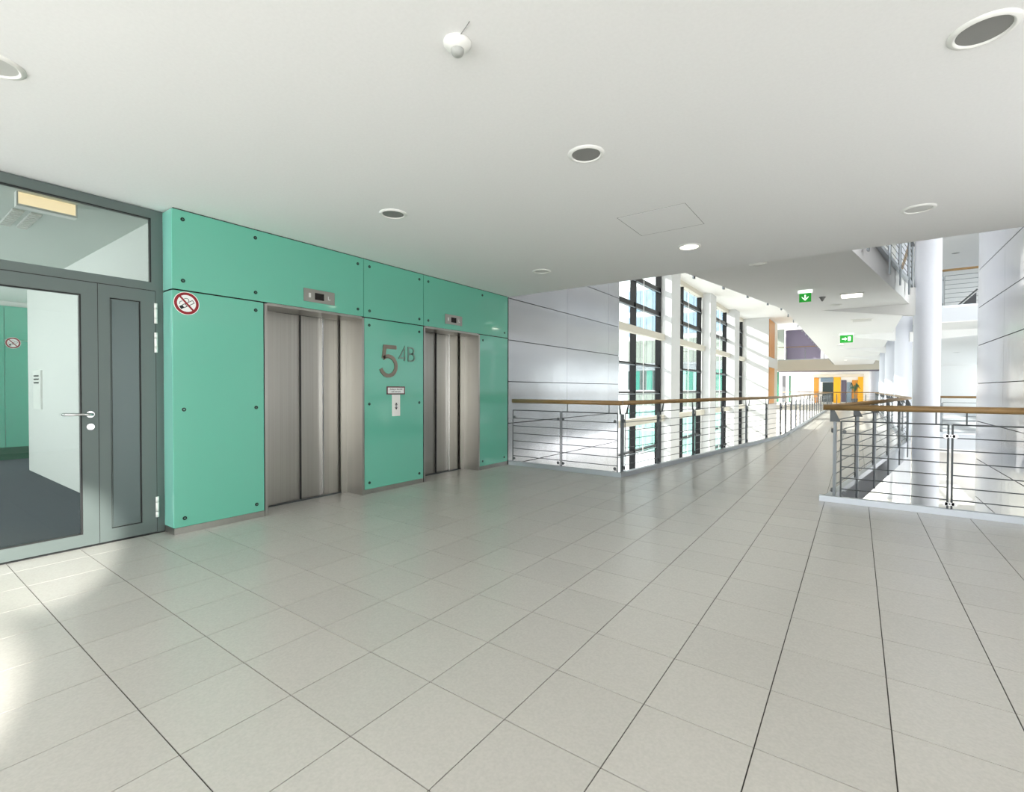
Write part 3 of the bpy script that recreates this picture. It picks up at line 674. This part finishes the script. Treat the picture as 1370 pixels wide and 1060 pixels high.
# ================================================================== FAR GALLERY
fg = thing('far_gallery', 'beige-fronted gallery crossing the far end of the atrium', 'gallery', (-2, 45, 2.8), kind='structure')
obj('fascia', B(-5.36, 1.45, 45.05, 45.3, 2.8, 3.68), 'beige', fg); obj('slab', B(-9, 9, 45.3, 56, 3.2, 3.6), 'white', fg); obj('soffit', B(-5.3, 1.45, 45.3, 47.5, 2.75, 2.8), 'purple', fg)
railing('railing on the upper level of the far gallery', [(-5.3, 45.1), (-1.5, 45.1)], 3.68, [.6, 1.9, 3.2], 1, hang=.3, detail=False)
struct('floor_far_gallery', 'gallery floor at the far end of the bridge', B(-9, 9, 45, 56.5, -.4, -.003), 'ground')
railing('railing across the far end of the bridge', [(-5.3, 46.2), (1.4, 46.2)], 0, [.3+.62*k for k in range(11)], 1, hang=.05, detail=False)
bw = sthing('wall_far', 'far wall with yellow, green and dark glazed panels behind the gallery', (-2, 56, 0))
obj('base_wall', B(-9, 9, 56.1, 56.4, -3.6, 6.65), 'white', bw)
for x0, x1, z0, z1, mt in ((-6.9, -6.5, 0, 3.1, 'dgreen'), (-6.2, -5.9, 0, 2.7, 'dgrey'), (-5.6, -5.45, 0, 2.7, 'dgreen'), (-3.45, -3.05, 0, 2.45, 'panelwood'), (-2.72, -1.84, .1, 2.0, 'darkg'), (-2.9, -1.84, 2.05, 2.45, 'bluegl'),
                           (-1.82, -1.26, 0, 2.6, 'yellow'), (-1.2, -.8, .1, 2.2, 'purple'), (-.76, -.40, .1, 2.0, 'bluegl'), (-.36, .1, 0, 2.2, 'panelwood'), (.1, .50, 0, 2.5, 'yellow')):
    obj('wall_panel', B(x0, x1, 56.02, 56.1, z0, z1), mt, bw)
obj('lintel', B(-3.5, .55, 55.7, 56.1, 2.5, 2.75), 'beige', bw)
tag(obj('column', MB().cyl((-4.55, 52, 0), (-4.55, 52, 3.2), .27, 24), 'colw', smooth=True), 'round white column behind the far gallery railing on the window side', 'column', 'columns behind the far gallery', 'structure')
tag(obj('column', MB().cyl((1.15, 48.5, 0), (1.15, 48.5, 3.2), .33, 24), 'colw', smooth=True), 'round bluish column behind the far gallery on the column side', 'column', 'columns behind the far gallery', 'structure')
struct('wall_far_side', 'pale sunlit side wall under the far gallery', B(-4.4, -3.5, 54, 54.1, 0, 3.2), 'cladw')
struct('wall_upper_far_side', 'pale wall beside the violet wall of the upper far gallery', B(-9, -5.3, 49, 49.2, 3.6, 6.65), 'greygl')
struct('wall_added_gallery_side', 'added unseen white wall cutting daylight beside the side gallery', MB().box(9, 9.2, 6.5, 12, -3.6, 6.65).box(9, 9.2, 18, 30, -3.6, 6.65), 'white')  # unseen wall added to hold back daylight from the side
gw = sthing('window_5', 'added unseen glazing letting daylight into the side gallery', (9, 40, 0))  # unseen tinted panes added to let dimmed daylight into gallery and atrium
for z0, z1 in ((0, 3.2), (3.6, 6.6)):
    for k in range(5): obj('pane', B(9.05, 9.06, 30+k*4, 34+k*4, z0, z1), 'glass', gw)
for k in range(3):
    for j in range(3): obj('pane', B(9.05, 9.06, 12+k*2, 14+k*2, -3.6+j*3.6, min(-.1+j*3.6, 6.6)), 'glass', gw)
for k in range(6): obj('mullion', B(9, 9.12, 29.95+k*4, 30.05+k*4, -.1, 6.65), 'white', gw)

struct('wall_upper_far', 'dark violet back wall of the upper far gallery', B(-5.3, -2.6, 50, 50.2, 3.6, 6.65), 'purple')
pl = thing('potted_palm', 'dark leafy plant in front of the orange far wall panel', 'plant', (-.15, 55, 0))
obj('pot', MB().cyl((-.15, 55, 0), (-.15, 55, .45), .2, 16, .26), 'dgrey', pl)
lv = MB()
for k in range(16):
    an = 2*math.pi*k/16; r = .5+.15*random.random(); zt = 1.5+.5*random.random()
    a = Vector((-.15, 55, 1.0)); b = Vector((-.15+r*math.cos(an)*.6, 55+r*math.sin(an)*.6, zt)); c = Vector((-.15+r*math.cos(an), 55+r*math.sin(an), zt-.35))
    s_ = Vector((-math.sin(an), math.cos(an), 0))*.05
    n = len(lv.v); lv.v += [tuple(a), tuple(b-s_), tuple(c), tuple(b+s_)]; lv.f += [(n, n+1, n+2, n+3)]
lv.cyl((-.15, 55, .4), (-.15, 55, 1.05), .03, 6)
obj('fronds', lv, 'dgreen', pl)

# ================================================================== NEIGHBOUR BUILDING OUTSIDE
nb = thing('neighbour_building', 'white and green glazed office block outside the tall windows', 'building', (-22, 66, -8))
obj('body', B(-45, -9.5, 66.4, 72, -8, 16), 'ext', nb)
rows = [(-7.5, -4.6, 'tealp'), (-4.2, -1.6, 'tealp'), (-1.0, .9, 'greygl'), (1.2, 3.9, 'teal'), (5.0, 8.2, 'greygl'), (8.9, 11.6, 'bluegl'), (12.4, 15.4, 'bluegl')]
for z0, z1, mt in rows:
    for k in range(19):
        x = -27+k*.92
        mm = mt if mt != 'teal' else random.choice(['teal', 'teal', 'teal', 'tealp', 'darkg'])
        obj('window', B(x+.05, x+.87, 66.30, 66.4, z0, z1), mm, nb)
for k in range(4): obj('louvre_band', B(-27, -9.5, 66.2, 66.4, 4.05+k*.22, 4.18+k*.22), 'extg', nb)
